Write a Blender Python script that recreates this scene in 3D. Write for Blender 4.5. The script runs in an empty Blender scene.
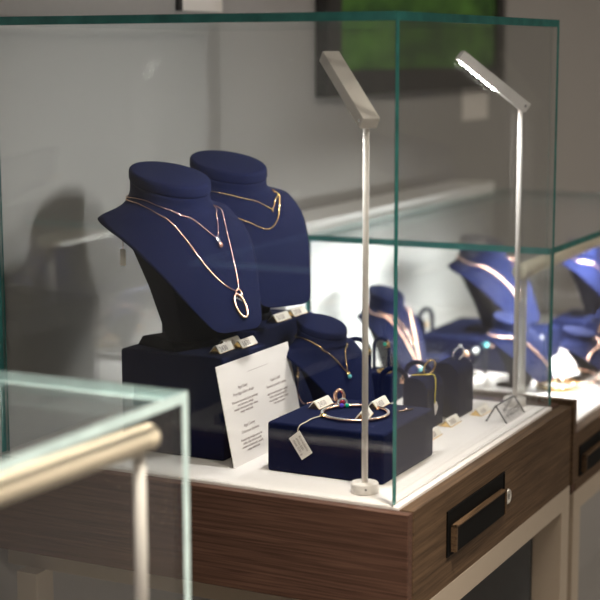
import bpy, math, random
from mathutils import Vector, Matrix, Euler
random.seed(7)
sc = bpy.context.scene
COL = sc.collection
R = math.radians

# ------------------------------------------------------------------ materials
def mat(name):
    m = bpy.data.materials.new(name); m.use_nodes = True
    nt = m.node_tree
    return m, nt, nt.nodes['Principled BSDF']

def node(nt, t, **kw):
    n = nt.nodes.new(t)
    for k, v in kw.items(): setattr(n, k, v)
    return n

def simple(name, col, rough=.5, metal=0., bump=0., bscale=200., var=0., spec=None, **inp):
    m, nt, b = mat(name)
    b.inputs['Base Color'].default_value = (*col, 1)
    b.inputs['Roughness'].default_value = rough
    b.inputs['Metallic'].default_value = metal
    if spec is not None: b.inputs['Specular IOR Level'].default_value = spec
    for k, v in inp.items(): b.inputs[k].default_value = v
    tc = node(nt, 'ShaderNodeTexCoord')
    nz = node(nt, 'ShaderNodeTexNoise'); nz.inputs['Scale'].default_value = bscale; nz.inputs['Detail'].default_value = 4
    nt.links.new(tc.outputs['Object'], nz.inputs['Vector'])
    if var:
        mx = node(nt, 'ShaderNodeMix', data_type='RGBA')
        mx.inputs['A'].default_value = (*[c*(1-var) for c in col], 1)
        mx.inputs['B'].default_value = (*[min(1, c*(1+var)) for c in col], 1)
        nt.links.new(nz.outputs['Fac'], mx.inputs['Factor'])
        nt.links.new(mx.outputs['Result'], b.inputs['Base Color'])
    if bump:
        bp = node(nt, 'ShaderNodeBump'); bp.inputs['Strength'].default_value = bump; bp.inputs['Distance'].default_value = .001
        nt.links.new(nz.outputs['Fac'], bp.inputs['Height']); nt.links.new(bp.outputs['Normal'], b.inputs['Normal'])
    return m

def velvet(name, col, sheen, tint):
    m = simple(name, col,   .9, bscale=2600, var=.05, spec=.12)
    b = m.node_tree.nodes['Principled BSDF']
    b.inputs['Sheen Weight'].default_value = sheen
    b.inputs['Sheen Roughness'].default_value = .45
    b.inputs['Sheen Tint'].default_value = (*tint, 1)
    return m

def wood(name, axis, c0, c1):
    m, nt, b = mat(name)
    tc = node(nt, 'ShaderNodeTexCoord'); mp = node(nt, 'ShaderNodeMapping')
    sc_ = [95, 95, 210]; sc_['XYZ'.index(axis)] = 4.0
    mp.inputs['Scale'].default_value = sc_
    nz = node(nt, 'ShaderNodeTexNoise'); nz.inputs['Scale'].default_value = 2.2; nz.inputs['Detail'].default_value = 6; nz.inputs['Distortion'].default_value = .5
    mp2 = node(nt, 'ShaderNodeMapping')
    s2 = [200, 200, 420]; s2['XYZ'.index(axis)] = 9
    mp2.inputs['Scale'].default_value = s2
    n2 = node(nt, 'ShaderNodeTexNoise'); n2.inputs['Scale'].default_value = 2.; n2.inputs['Detail'].default_value = 3
    L = nt.links.new
    L(tc.outputs['Object'], mp.inputs['Vector']); L(mp.outputs['Vector'], nz.inputs['Vector'])
    L(tc.outputs['Object'], mp2.inputs['Vector']); L(mp2.outputs['Vector'], n2.inputs['Vector'])
    ad = node(nt, 'ShaderNodeMath', operation='MULTIPLY_ADD'); ad.inputs[1].default_value = .45
    L(n2.outputs['Fac'], ad.inputs[0])
    sb = node(nt, 'ShaderNodeMath', operation='SUBTRACT'); sb.inputs[1].default_value = .22
    L(nz.outputs['Fac'], sb.inputs[0]); L(sb.outputs[0], ad.inputs[2])
    cr = node(nt, 'ShaderNodeValToRGB')
    cr.color_ramp.elements[0].position = .3; cr.color_ramp.elements[0].color = (*c0, 1)
    cr.color_ramp.elements[1].position = .72; cr.color_ramp.elements[1].color = (*c1, 1)
    L(ad.outputs[0], cr.inputs['Fac']); L(cr.outputs['Color'], b.inputs['Base Color'])
    b.inputs['Roughness'].default_value = .62; b.inputs['Specular IOR Level'].default_value = .22
    bp = node(nt, 'ShaderNodeBump'); bp.inputs['Strength'].default_value = .25; bp.inputs['Distance'].default_value = .0006
    L(ad.outputs[0], bp.inputs['Height']); L(bp.outputs['Normal'], b.inputs['Normal'])
    return m

def glass(name, tint, gain=1.0):
    m = bpy.data.materials.new(name); m.use_nodes = True
    nt = m.node_tree; nt.nodes.clear(); L = nt.links.new
    out = node(nt, 'ShaderNodeOutputMaterial'); mx = node(nt, 'ShaderNodeMixShader')
    tr = node(nt, 'ShaderNodeBsdfTransparent'); tr.inputs['Color'].default_value = (*tint, 1)
    gl = node(nt, 'ShaderNodeBsdfGlossy'); gl.inputs['Roughness'].default_value = 0.0; gl.inputs['Color'].default_value = (1, 1, 1, 1)
    fr = node(nt, 'ShaderNodeFresnel'); ge = node(nt, 'ShaderNodeNewGeometry')
    mr = node(nt, 'ShaderNodeMapRange'); mr.inputs['To Min'].default_value = 1.5; mr.inputs['To Max'].default_value = 1/1.5
    L(ge.outputs['Backfacing'], mr.inputs['Value']); L(mr.outputs['Result'], fr.inputs['IOR'])
    L(fr.outputs['Fac'], mx.inputs['Fac']); L(tr.outputs[0], mx.inputs[1]); L(gl.outputs[0], mx.inputs[2])
    L(mx.outputs[0], out.inputs['Surface'])
    return m

def emis(name, col, st):
    m = bpy.data.materials.new(name); m.use_nodes = True
    nt = m.node_tree; nt.nodes.clear()
    e = node(nt, 'ShaderNodeEmission'); e.inputs['Color'].default_value = (*col, 1); e.inputs['Strength'].default_value = st
    o = node(nt, 'ShaderNodeOutputMaterial'); nt.links.new(e.outputs[0], o.inputs['Surface'])
    return m

M = {}
M['velvet'] = velvet('navy_velvet', (.0028, .0058, .032), .03, (.16, .24, .70))
M['velvet_shaded'] = velvet('shaded_navy_velvet', (.004, .0045, .009), .05, (.2, .2, .4))  # navy velvet darkened: shade under the bust plate put into the colour
M['gold'] = simple('polished_gold', (.95, .66, .28), .16, 1, bump=.1, bscale=500)
M['rose'] = simple('rose_gold', (.93, .58, .43), .18, 1, bump=.1, bscale=500)
M['satin'] = simple('satin_gold', (.95, .68, .42), .34, 1, bump=.05, bscale=500)
M['silver'] = simple('silver', (.85, .86, .88), .15, 1, bump=.05, bscale=500)
M['diamond'] = simple('cut_stone', (.85, .9, .95), .03, .4, bscale=300, var=.1)
M['ruby'] = simple('pink_stone', (.75, .05, .10), .12, bscale=300, var=.1)
M['emerald'] = simple('green_stone', (.0, .42, .26), .12, bscale=300, var=.1)
M['amethyst'] = simple('purple_stone', (.10, .05, .42), .12, bscale=300, var=.1)
M['topaz'] = simple('blue_stone', (.15, .55, .6), .1, bscale=300, var=.1)
M['deck'] = simple('white_deck', (.80, .765, .74), .6, bump=.1, bscale=300, var=.03)
M['paper'] = simple('white_card', (.86, .82, .79), .6, bump=.05, bscale=600, var=.02)
M['tagwhite'] = simple('tag_white', (.88, .83, .74), .4, bscale=400, var=.03)
M['ink'] = simple('grey_ink', (.30, .24, .22), .7, bscale=900, var=.1)
M['wood_x'] = wood('walnut_grain_x', 'X', (.042, .020, .013), (.115, .060, .041))
M['wood_y'] = wood('walnut_grain_y', 'Y', (.042, .024, .012), (.120, .073, .040))
M['frame'] = simple('champagne_metal', (.44, .37, .29), .38, .25, bump=.05, bscale=80, var=.04)
M['blackmetal'] = simple('black_metal', (.002, .002, .002), .6, 0, spec=.1, bump=.05, bscale=300, var=.2)
M['undershade'] = simple('undercase_shade', (.11, .115, .12), .5, bump=.05, bscale=60, var=.12)  # dark colour standing in for the shade under the tall case
M['lampwhite'] = simple('lamp_white', (.80, .76, .72), .6, bump=.04, bscale=300, var=.02)
M['lampcream'] = simple('lamp_cream', (.70, .62, .48), .55, bump=.04, bscale=300, var=.02)
M['wall'] = simple('grey_wall_paint', (.345, .335, .327), .85, bump=.08, bscale=120, var=.03)
M['floor'] = simple('grey_floor', (.30, .29, .28), .55, bump=.05, bscale=8, var=.08)
M['ceil'] = simple('ceiling_paint', (.6, .58, .55), .9, bump=.05, bscale=60, var=.02)
M['panel'] = simple('white_laminate', (.84, .83, .83), .55, bump=.03, bscale=100, var=.02)
M['glass'] = glass('clear_glass', (.985, .993, .99))
M['edge'] = simple('glass_edge_teal', (.028, .165, .155), .12, bscale=40, var=.55, spec=.6)
M['edge_lit'] = simple('glass_edge_lit', (.58, .77, .80), .12, bscale=40, var=.35, spec=.6)  # glow of the near case's lamp in its glass edges, painted as paler colour
M['acrylic'] = glass('clear_acrylic', (.995, .995, .995))
M['acryledge'] = simple('acrylic_edge', (.10, .105, .11), .15, bscale=300, var=.4, spec=.8)
M['pearl'] = simple('pearl', (.85, .82, .78), .15, bscale=300, var=.05)
M['thread'] = simple('tag_thread', (.75, .66, .52), .7, bscale=900, var=.1)
M['yellow'] = simple('yellow_thread', (.85, .68, .05), .4, bscale=900, var=.1)
M['pictframe'] = simple('dark_frame', (.028, .026, .025), .5, bump=.05, bscale=80, var=.1)
M['led'] = emis('led_light', (1, .97, .92), 1100)
M['ink_dark'] = simple('dark_ink', (.07, .06, .06), .7, bscale=900, var=.1)
def picture():
    m, nt, b = mat('green_meadow_print')
    tc = node(nt, 'ShaderNodeTexCoord'); mp = node(nt, 'ShaderNodeMapping'); mp.inputs['Scale'].default_value = (1, 6, 14)
    nz = node(nt, 'ShaderNodeTexNoise'); nz.inputs['Scale'].default_value = 1.3; nz.inputs['Detail'].default_value = 5
    cr = node(nt, 'ShaderNodeValToRGB')
    cr.color_ramp.elements[0].position = .35; cr.color_ramp.elements[0].color = (.02, .075, .01, 1)
    cr.color_ramp.elements[1].position = .7; cr.color_ramp.elements[1].color = (.105, .28, .04, 1)
    L = nt.links.new
    L(tc.outputs['Object'], mp.inputs['Vector']); L(mp.outputs['Vector'], nz.inputs['Vector'])
    L(nz.outputs['Fac'], cr.inputs['Fac']); L(cr.outputs['Color'], b.inputs['Base Color'])
    b.inputs['Roughness'].default_value = .6
    return m
M['picture'] = picture()

# ------------------------------------------------------------------ mesh builder
class MB:
    def __init__(s): s.v = []; s.f = []; s.mi = []; s.sm = []
    def add(s, vs, fs, mi=0, smooth=False):
        o = len(s.v); s.v += [tuple(v) for v in vs]
        for f in fs:
            s.f.append([i+o for i in f]); s.sm.append(smooth)
            s.mi.append(mi if isinstance(mi, int) else 0)
        return s
    def box(s, x0, x1, y0, y1, z0, z1, mi=0):
        vs = [(x, y, z) for x in (x0, x1) for y in (y0, y1) for z in (z0, z1)]
        fs = [(0, 1, 3, 2), (4, 6, 7, 5), (0, 4, 5, 1), (2, 3, 7, 6), (0, 2, 6, 4), (1, 5, 7, 3)]   # -x +x -y +y -z +z
        o = len(s.v); s.v += vs
        for k, f in enumerate(fs):
            s.f.append([i+o for i in f]); s.sm.append(False); s.mi.append(mi[k] if isinstance(mi, (list, tuple)) else mi)
        return s
    def loops(s, rings, mi=0, cap=True, closed=True, smooth=True):
        n = len(rings[0]); vs = [p for r in rings for p in r]; fs = []
        for i in range(len(rings)-1):
            for j in range(n if closed else n-1):
                a = i*n+j; b = i*n+(j+1) % n
                fs.append((a, b, b+n, a+n))
        s.add(vs, fs, mi, smooth)
        if cap and closed:
            o = len(s.v)-len(vs)
            for base, rev in ((0, True), ((len(rings)-1)*n, False)):
                f = [o+base+j for j in range(n)]
                s.f.append(f[::-1] if rev else f); s.sm.append(False); s.mi.append(mi)
        return s
    def lathe(s, prof, c=(0, 0, 0), n=28, mi=0):
        rings = [[(c[0]+r*math.cos(2*math.pi*j/n), c[1]+r*math.sin(2*math.pi*j/n), c[2]+z) for j in range(n)] for r, z in prof]
        return s.loops(rings, mi)
    def tube(s, pts, r, n=8, mi=0, closed=False, smooth=True):
        P = [Vector(p) for p in pts]; rings = []; N = len(P)
        prev = None
        for i, p in enumerate(P):
            if closed: t = P[(i+1) % N]-P[i-1]
            else: t = P[min(i+1, N-1)]-P[max(i-1, 0)]
            t.normalize()
            if prev is None:
                a = Vector((0, 0, 1)) if abs(t.z) < .9 else Vector((1, 0, 0))
                u = t.cross(a).normalized()
            else:
                u = (prev-t*prev.dot(t)).normalized()
            prev = u; w = t.cross(u)
            rr = r(i/(N-1)) if callable(r) else r
            rings.append([p+u*(rr*math.cos(2*math.pi*j/n))+w*(rr*math.sin(2*math.pi*j/n)) for j in range(n)])
        if closed: rings.append(rings[0])
        return s.loops(rings, mi, cap=not closed, smooth=smooth)
    def prism(s, poly, d, mi=0, smooth=False):
        """poly: list of 3D points, extruded by vector d"""
        n = len(poly); d = Vector(d); A = [Vector(p) for p in poly]; B = [p+d for p in A]
        fs = [(j, (j+1) % n, n+(j+1) % n, n+j) for j in range(n)]
        o = len(s.v); s.v += [tuple(p) for p in A+B]
        for f in fs: s.f.append([i+o for i in f]); s.sm.append(smooth); s.mi.append(mi if isinstance(mi, int) else mi[0])
        s.f.append([o+j for j in range(n)][::-1]); s.sm.append(False); s.mi.append(mi if isinstance(mi, int) else mi[1])
        s.f.append([o+n+j for j in range(n)]); s.sm.append(False); s.mi.append(mi if isinstance(mi, int) else mi[1])
        return s
    def ball(s, c, r, n=8, mi=0, sq=(1, 1, 1)):
        rings = [[(c[0]+sq[0]*r*math.sin(math.pi*(i+.02)/(n+.04))*math.cos(2*math.pi*j/(n+2)), c[1]+sq[1]*r*math.sin(math.pi*(i+.02)/(n+.04))*math.sin(2*math.pi*j/(n+2)), c[2]+sq[2]*r*math.cos(math.pi*(i+.02)/(n+.04))) for j in range(n+2)] for i in range(n+1)]
        return s.loops(rings, mi)
    def build(s, name, mats, parent=None, bevel=0, seg=2, fixn=True):
        me = bpy.data.meshes.new(name); me.from_pydata(s.v, [], s.f)
        for m in (mats if isinstance(mats, (list, tuple)) else [mats]): me.materials.append(m)
        me.polygons.foreach_set('material_index', s.mi); me.polygons.foreach_set('use_smooth', s.sm); me.update()
        if fixn:
            import bmesh
            bm = bmesh.new(); bm.from_mesh(me); bmesh.ops.recalc_face_normals(bm, faces=bm.faces); bm.to_mesh(me); bm.free()
        o = bpy.data.objects.new(name, me); COL.objects.link(o)
        if parent is not None: o.parent = parent
        if bevel:
            b = o.modifiers.new('bevel', 'BEVEL'); b.width = bevel; b.segments = seg; b.limit_method = 'ANGLE'; b.angle_limit = R(40)
            if seg > 1:
                for p in me.polygons: p.use_smooth = True
                w = o.modifiers.new('wn', 'WEIGHTED_NORMAL'); w.keep_sharp = True
        return o

def tag(o, label, cat, group=None, kind=None):
    o['label'] = label; o['category'] = cat
    if group: o['group'] = group
    if kind: o['kind'] = kind
    return o
def thing(name, label, cat, loc=(0, 0, 0), rz=0., group=None, scale=(1, 1, 1)):
    o = bpy.data.objects.new(name, None); COL.objects.link(o)
    o.location = loc; o.rotation_euler = (0, 0, R(rz)); o.scale = scale; o.empty_display_size = .02
    return tag(o, label, cat, group)
def struct(o): o['kind'] = 'structure'; return o
def kids(o): return [c for c in bpy.data.objects if c.parent == o]
def dup(root, loc, rz, label, group=None):
    r = root.copy(); COL.objects.link(r); r.location = loc; r.rotation_euler = (0, 0, R(rz)); r['label'] = label
    if group: r['group'] = group
    for ch in kids(root):
        c = ch.copy(); COL.objects.link(c); c.parent = r
        for g in kids(ch):
            d = g.copy(); COL.objects.link(d); d.parent = c
    return r
def text(name, body, size, origin, xd, yd, m, parent, align='LEFT', ext=.00008):
    cu = bpy.data.curves.new(name, 'FONT'); cu.body = body; cu.size = size; cu.align_x = align; cu.extrude = ext
    cu.materials.append(m); cu.resolution_u = 2
    o = bpy.data.objects.new(name, cu); COL.objects.link(o); o.parent = parent
    x = Vector(xd).normalized(); y = Vector(yd); y = (y-x*y.dot(x)).normalized(); z = x.cross(y)
    dg = bpy.context.evaluated_depsgraph_get(); me = bpy.data.meshes.new_from_object(o.evaluated_get(dg), depsgraph=dg)
    bpy.data.objects.remove(o); bpy.data.curves.remove(cu); me.name = name
    if not me.materials: me.materials.append(m)
    o = bpy.data.objects.new(name, me); COL.objects.link(o); o.parent = parent
    o.matrix_local = Matrix(((x.x, y.x, z.x, origin[0]), (x.y, y.y, z.y, origin[1]), (x.z, y.z, z.z, origin[2]), (0, 0, 0, 1)))
    return o
def smooth_path(pts, n=10, closed=False):
    P = [Vector(p) for p in pts]; N = len(P); out = []
    for i in range(N if closed else N-1):
        g = (lambda k: P[k % N]) if closed else (lambda k: P[max(0, min(N-1, k))])
        p0, p1, p2, p3 = g(i-1), g(i), g(i+1), g(i+2)
        for k in range(n):
            t = k/n
            out.append(.5*((2*p1)+(-p0+p2)*t+(2*p0-5*p1+4*p2-p3)*t*t+(-p0+3*p1-3*p2+p3)*t**3))
    if not closed: out.append(P[-1])
    return out
def link_chain(mb, pts, r, mi=0):
    """fine chain: a tube whose radius pulses along its length, link by link"""
    P = [Vector(p) for p in pts]
    L = [0]
    for a, b in zip(P, P[1:]): L.append(L[-1]+(b-a).length)
    step = r*1.1; n = max(4, int(L[-1]/step)); out = []
    j = 0
    for k in range(n+1):
        d = L[-1]*k/n
        while j < len(L)-2 and L[j+1] < d: j += 1
        t = (d-L[j])/max(1e-9, L[j+1]-L[j]); out.append(P[j].lerp(P[j+1], min(1, t)))
    N = len(out)
    mb.tube(out, lambda t: r*(.72+.38*math.cos(round(t*(N-1))*math.pi/1.5)), 6, mi)
    return mb
M['lockmetal'] = simple('lock_metal', (.72, .70, .66), .3, .6, bump=.05, bscale=400)
# ------------------------------------------------------------------ the room
FZ = -.90
def wallbox(name, m, *b):
    return struct(MB().box(*b).build(name, m))
wallbox('floor', M['floor'], -.60, 3.4, -4.2, 6.2, FZ-.08, FZ)
wallbox('ceiling', M['ceil'], -.60, 3.4, -4.2, 6.2, 1.75, 1.83)
wallbox('wall_left', M['wall'], -.60, -.515, -4.2, 6.2, FZ, 1.75)
wallbox('wall_right', M['wall'], 3.3, 3.4, -4.2, 6.2, FZ, 1.75)
wallbox('wall_back', M['wall'], -.515, 3.3, 6.1, 6.2, FZ, 1.75)
wallbox('wall_front', M['wall'], -.515, 3.3, -4.2, -4.1, FZ, 1.75)

# ------------------------------------------------------------------ showcases
def glass_box(root, x0, x1, y0, y1, z0, z1, oz, edge):
    tf, ts, tt = .009, .0045, .009
    mats = [M['glass'], edge]
    ZB, ZT = z0-oz, z1-oz
    X = [1, 1, 0, 0, 0, 1]; Yf = [0, 0, 1, 0, 0, 1]; Z = [1, 1, 1, 1, 0, 0]
    MB().box(x0, x1, y0, y0+tf, ZB, ZT-tt, X).build('glass_pane', mats, root)
    MB().box(x0, x1, y1-tf, y1, ZB, ZT-tt, [0, 1, 0, 0, 0, 1]).build('glass_pane', mats, root)
    MB().box(x1-ts, x1, y0+tf, y1-tf, ZB, ZT-tt, Yf).build('glass_pane', mats, root)
    MB().box(x0, x0+ts, y0+tf, y1-tf, ZB, ZT-tt, Yf).build('glass_pane', mats, root)
    MB().box(x0, x1, y0, y1, ZT-tt, ZT, Z).build('glass_lid', mats, root)

def showcase(label, g, top, zd, b, hb, handle, edge, panel=None, endpanel=False):
    gx0, gx1, gy0, gy1 = g; bx0, bx1, by0, by1 = b
    root = thing('glass_showcase', label, 'display case', (0, 0, FZ))
    o = FZ
    glass_box(root, gx0, gx1, gy0, gy1, zd, top, o, edge)
    z1 = zd-o; zb = zd-hb-o
    dx0, dx1, dy0, dy1 = bx0+.006, bx1-.0166, by0+.0135, by1-.034
    MB().box(dx0, dx1, dy0, dy1, z1-.012, z1).build('deck', M['deck'], root, .0012)
    MB().box(bx0, bx1-.019, by0+.0165, by1, zb+.001, z1-.0125).build('carcass', M['wood_y'], root)
    MB().box(bx0, dx1-.0005, by1-.0335, by1, z1-.012, z1-.002).build('rear_rail', M['wood_x'], root, .0006)
    MB().box(bx0, bx1, by0, by0+.0130, zb, z1-.003).build('front_panel', M['wood_x'], root, .0008)
    dr = MB().box(bx1-.0163, bx1, by0+.0155, by1-.001, zb, z1-.003).build('drawer', M['wood_y'], root, .0008)
    hy0, hy1, hz0, hz1 = handle; hz0 -= o; hz1 -= o
    h = MB()
    h.box(bx1-.0005, bx1+.0008, hy0, hy1, hz0, hz1)
    # raised rim around the recess
    t = .0022
    for (a0, a1, c0, c1) in ((hy0-t, hy1+t, hz1, hz1+t), (hy0-t, hy1+t, hz0-t, hz0), (hy0-t, hy0, hz0, hz1), (hy1, hy1+t, hz0, hz1)):
        h.box(bx1-.0005, bx1+.0018, a0, a1, c0, c1)
    h.build('handle', M['blackmetal'], dr, .0005)
    # pull lip: front plate with returns
    zl = hz1-.34*(hz1-hz0)
    l = MB()
    l.box(bx1+.0005, bx1+.0075, hy0+.010, hy1-.006, zl-.0022, zl)
    l.box(bx1+.0005, bx1+.0075, hy0+.010, hy0+.0135, hz0+.001, zl)
    l.box(bx1+.0005, bx1+.0075, hy1-.0095, hy1-.006, hz0+.001, zl)
    l.build('pull_lip', M['wood_y'], dr, .0004)
    MB().box(bx1+.0008, bx1+.0060, hy0+.0135, hy1-.0095, hz0+.001, zl-.0022).build('pull_plate', M['blackmetal'], dr)
    lk = MB(); cy, cz = hy1+.0150, (hz0+hz1)/2-.008
    prof = [(.0005, -.002), (.0092, -.002), (.0092, .0014), (.0084, .0026), (.0062, .0028), (.0060, .0022), (.0005, .0022)]
    lk.loops([[(bx1+z, cy+r*math.cos(2*math.pi*j/24), cz+r*math.sin(2*math.pi*j/24)) for j in range(24)] for r, z in prof])
    lk.build('lock', M['lockmetal'], dr)
    MB().box(bx1+.0021, bx1+.0026, cy-.0006, cy+.0006, cz-.003, cz+.003).build('keyhole', M['blackmetal'], dr)
    # metal stand
    r = MB(); q = .029
    r.box(bx1-.02, bx1, by0+.012, by1, zb-q, zb)
    r.box(bx0, bx1-.02, by0+.030, by0+.050, zb-q, zb)
    r.box(bx0, bx1-.02, by1-.02, by1, zb-q, zb)
    r.box(bx0, bx0+.02, by0+.050, by1-.02, zb-q, zb)
    r.build('rail', M['frame'], root, .0008)
    for lx, ly in ((bx1-.04, by1-.0326), (bx1-.04, by0+.012), (bx0+.026, by0+.012), (bx0+.026, by1-.0326)):
        MB().box(lx, lx+.04 if lx > bx0+.1 else lx+.029, ly, ly+.0326, 0, zb-q).build('leg', M['frame'], root, .001)
    if panel:
        MB().box(*panel[:4], panel[4]-o, panel[5]-o).build('back_panel', M['panel'], root, .001)
    if endpanel:
        MB().box(bx0, bx1+.003, by1+.001, by1+.0135, zb, z1+.003).build('end_panel', M['wood_y'], root, .0006)
        MB().box(bx0+.06, bx1-.041, by1-.036, by1-.024, .02, zb-q-.001).build('shade_panel', M['undershade'], root)  # added sheet that darkens the shaded space between the legs
    return root

case_tall = showcase('tall clear glass display case on walnut drawer cabinet, holding the two large navy busts',
    (-.496, 0, 0, .5227), .5, 0., (-.506, .0226, -.0128, .5436), .112, (.096, .275, -.077, -.030), M['edge'], endpanel=True)
case_far = showcase('low glass display case on walnut drawer cabinet, blurred behind the tall case',
    (-.401, -.029, .6, 1.45), .1975, -.045, (-.506, .020, .560, 1.50), .085, (.592, .77, -.1100, -.0715), M['edge'],
    panel=(-.506, -.42, .575, 1.46, -.0445, .2095))
case_near = showcase('low glass display case nearest the camera at lower left, with cream bar lamp inside',
    (-.45, -.0315, -.90, -.35), .1874, -.045, (-.506, .0226, -.935, -.325), .085, (-.80, -.62, -.1100, -.0715), M['edge_lit'])

# ------------------------------------------------------------------ wall things
w = -.515
pf = thing('framed_picture', 'dark framed green meadow picture on the grey wall above the far case', 'picture', (w, 1.29, .388))
fr = MB(); a0, a1, hh, fw = -.425, .425, .50, .042
fr.box(0, .022, a0, a1, 0, fw); fr.box(0, .022, a0, a1, hh-fw, hh); fr.box(0, .022, a0, a0+fw+.012, fw, hh-fw); fr.box(0, .022, a1-fw, a1, fw, hh-fw)
fr.build('frame', M['pictframe'], pf, .001)
MB().box(.002, .012, a0+fw, a1-fw, fw, hh-fw).build('print', M['picture'], pf)
nt_ = thing('wall_notice', 'small white paper notice on the grey wall, seen behind the rear lamp head', 'notice', (w, 1.60, .3235))
MB().box(0, .001, -.073, .073, 0, .078).build('sheet', M['paper'], nt_)
nb = thing('wall_card', 'white card with dark left edge on the wall above the tall case lid', 'notice', (w, .495, .5170))
MB().box(0, .004, -.052, .062, 0, .14).build('sheet', M['paper'], nb, .0006)
MB().box(0, .006, -.061, -.052, 0, .14).build('edge_strip', M['pictframe'], nb)

# ------------------------------------------------------------------ lamps
def area(name, loc, axis_x, nrm, sx, sy, power, col=(1, .98, .955), spread=180):
    l = bpy.data.lights.new(name, 'AREA'); l.shape = 'RECTANGLE'; l.size = sx; l.size_y = sy; l.energy = power; l.color = col; l.spread = R(spread)
    o = bpy.data.objects.new(name, l); COL.objects.link(o)
    z = -Vector(nrm).normalized(); x = Vector(axis_x); x = (x-z*x.dot(z)).normalized(); y = z.cross(x)
    o.matrix_world = Matrix(((x.x, y.x, z.x, loc[0]), (x.y, y.y, z.y, loc[1]), (x.z, y.z, z.z, loc[2]), (0, 0, 0, 1)))
    return o
def desk_lamp(label, loc, ang, power):
    """ang: heading of the head in the deck plane, degrees from +X"""
    t = thing('display_lamp', label, 'lamp', loc)
    MB().lathe([(.0005, 0), (.0135, 0), (.0148, .0008), (.0148, .0100), (.0138, .0112), (.0005, .0112)], n=36).build('base', M['lampwhite'], t)
    MB().lathe([(.0033, .0112), (.0033, .387)], n=14).build('pole', M['lampwhite'], t)
    MB().ball((.0147*math.cos(R(ang+180-25)), .0147*math.sin(R(ang+180-25)), .0065), .0011, 6).build('cable_port', M['blackmetal'], t)
    h = Vector((math.cos(R(ang)), math.sin(R(ang)), 0)); s = Vector((-h.y, h.x, 0))
    a = (h*.79+Vector((0, 0, .61))).normalized(); n = (h*.61-Vector((0, 0, .79))).normalized()
    p = Vector((0, 0, .387))-n*.006
    W, T, L0, L1 = .0100, .0066, -.005, .106
    q = [p+a*x+s*y+n*z for x in (L0, L1) for y in (-W, W) for z in (-T, T)]
    hd = MB().add(q, [(0, 1, 3, 2), (4, 6, 7, 5), (0, 4, 5, 1), (2, 3, 7, 6), (0, 2, 6, 4), (1, 5, 7, 3)]).build('lamp_head', M['lampwhite'], t, .0008)
    led = MB()
    for k in range(7):
        c = p+a*(.046+k*.0085)+n*(T+.0002)
        qq = [c+a*x+s*y for x, y in ((-.0018, -.0022), (.0018, -.0022), (.0018, .0022), (-.0018, .0022))]
        led.prism(qq, n*.0009)
    led.build('led_strip', M['led'], hd)
    bolt = MB()
    cb = p+a*(-.001)+s*W
    for sg in (1,):
        c = p+s*(W*sg); bolt.prism([c+a*(.0016*math.cos(k*math.pi/6))+n*(.0016*math.sin(k*math.pi/6)) for k in range(12)], s*(.0006*sg))
    bolt.build('hinge_screw', M['silver'], hd)
    c = Vector(loc)+p+a*.0715+n*(T+.0025)
    area('lamp_light', c, a, n, .055, .006, power)
    return t
desk_lamp('white desk lamp at the front right corner of the tall case, head turned away', (-.048, .0365, 0), 144, .75)
desk_lamp('white desk lamp at the rear corner of the tall case, its lit diodes showing', (-.041, .4975, 0), 214, .9)

def bar_lamp(label, x, y0, y1, z0, z1, zd, poles, light, m, down=-.15):
    t = thing('bar_lamp', label, 'lamp', (x, y0, zd))
    d = Vector((0, y1-y0, z1-z0)); L = d.length; d.normalize()
    s = Vector((1, 0, 0)); u = s.cross(d)
    prof = [(.0004, 0), (.009, 0), (.0108, .0025), (.011, .006), (.011, .016), (.0104, .0163), (.0104, .0173), (.011, .0176)]
    prof += [(.011, L-.01), (.009, L), (.0004, L)]
    o = Vector((0, 0, z0-zd))
    n = 28
    MB().loops([[o+d*q+s*(r*math.cos(2*math.pi*j/n))+u*(r*math.sin(2*math.pi*j/n)) for j in range(n)] for r, q in prof]).build('lamp_tube', m, t)
    for yp in poles:
        hz = (z0-zd)+(z1-z0)*(yp-y0)/(y1-y0)
        MB().lathe([(.0052, 0), (.0052, hz-.0095)], (0, yp-y0, 0), 16).build('pole', M['lampwhite'], t)
        MB().lathe([(.0005, 0), (.015, 0), (.016, .001), (.016, .007), (.0005, .008)], (0, yp-y0, 0), 28).build('base', M['lampwhite'], t)
    nl = (Vector((down, 0, -1))).normalized()
    sg = 1 if y1 > y0 else -1
    q = o+d*(L/2)+nl*.0112
    tv = Vector((-nl.z, 0, nl.x))
    MB().prism([q+d*(L*.42*k)+tv*(.0022*i) for k, i in ((-1, -1), (1, -1), (1, 1), (-1, 1))], nl*.0006).build('led_strip', M['led_bar'], t)
    area('bar_light', Vector((x, y0, zd))+o+d*(L/2)+nl*.0135, d, nl, L*.84, .007, light, spread=150)
    return t
M['led_bar'] = emis('led_bar_light', (1, .97, .93), 6)
bar_lamp('cream bar lamp blurred inside the far low case', -.087, .638, 1.18, .1560, .163, -.045, (.66, 1.16), 7.5, M['lampcream'], -.75)
bar_lamp('cream tube lamp blurred in the near low case at lower left', -.046, -.384, -.86, .1555, .170, -.045, (-.402, -.84), .08, M['lampcream'], -1.3)

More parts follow.
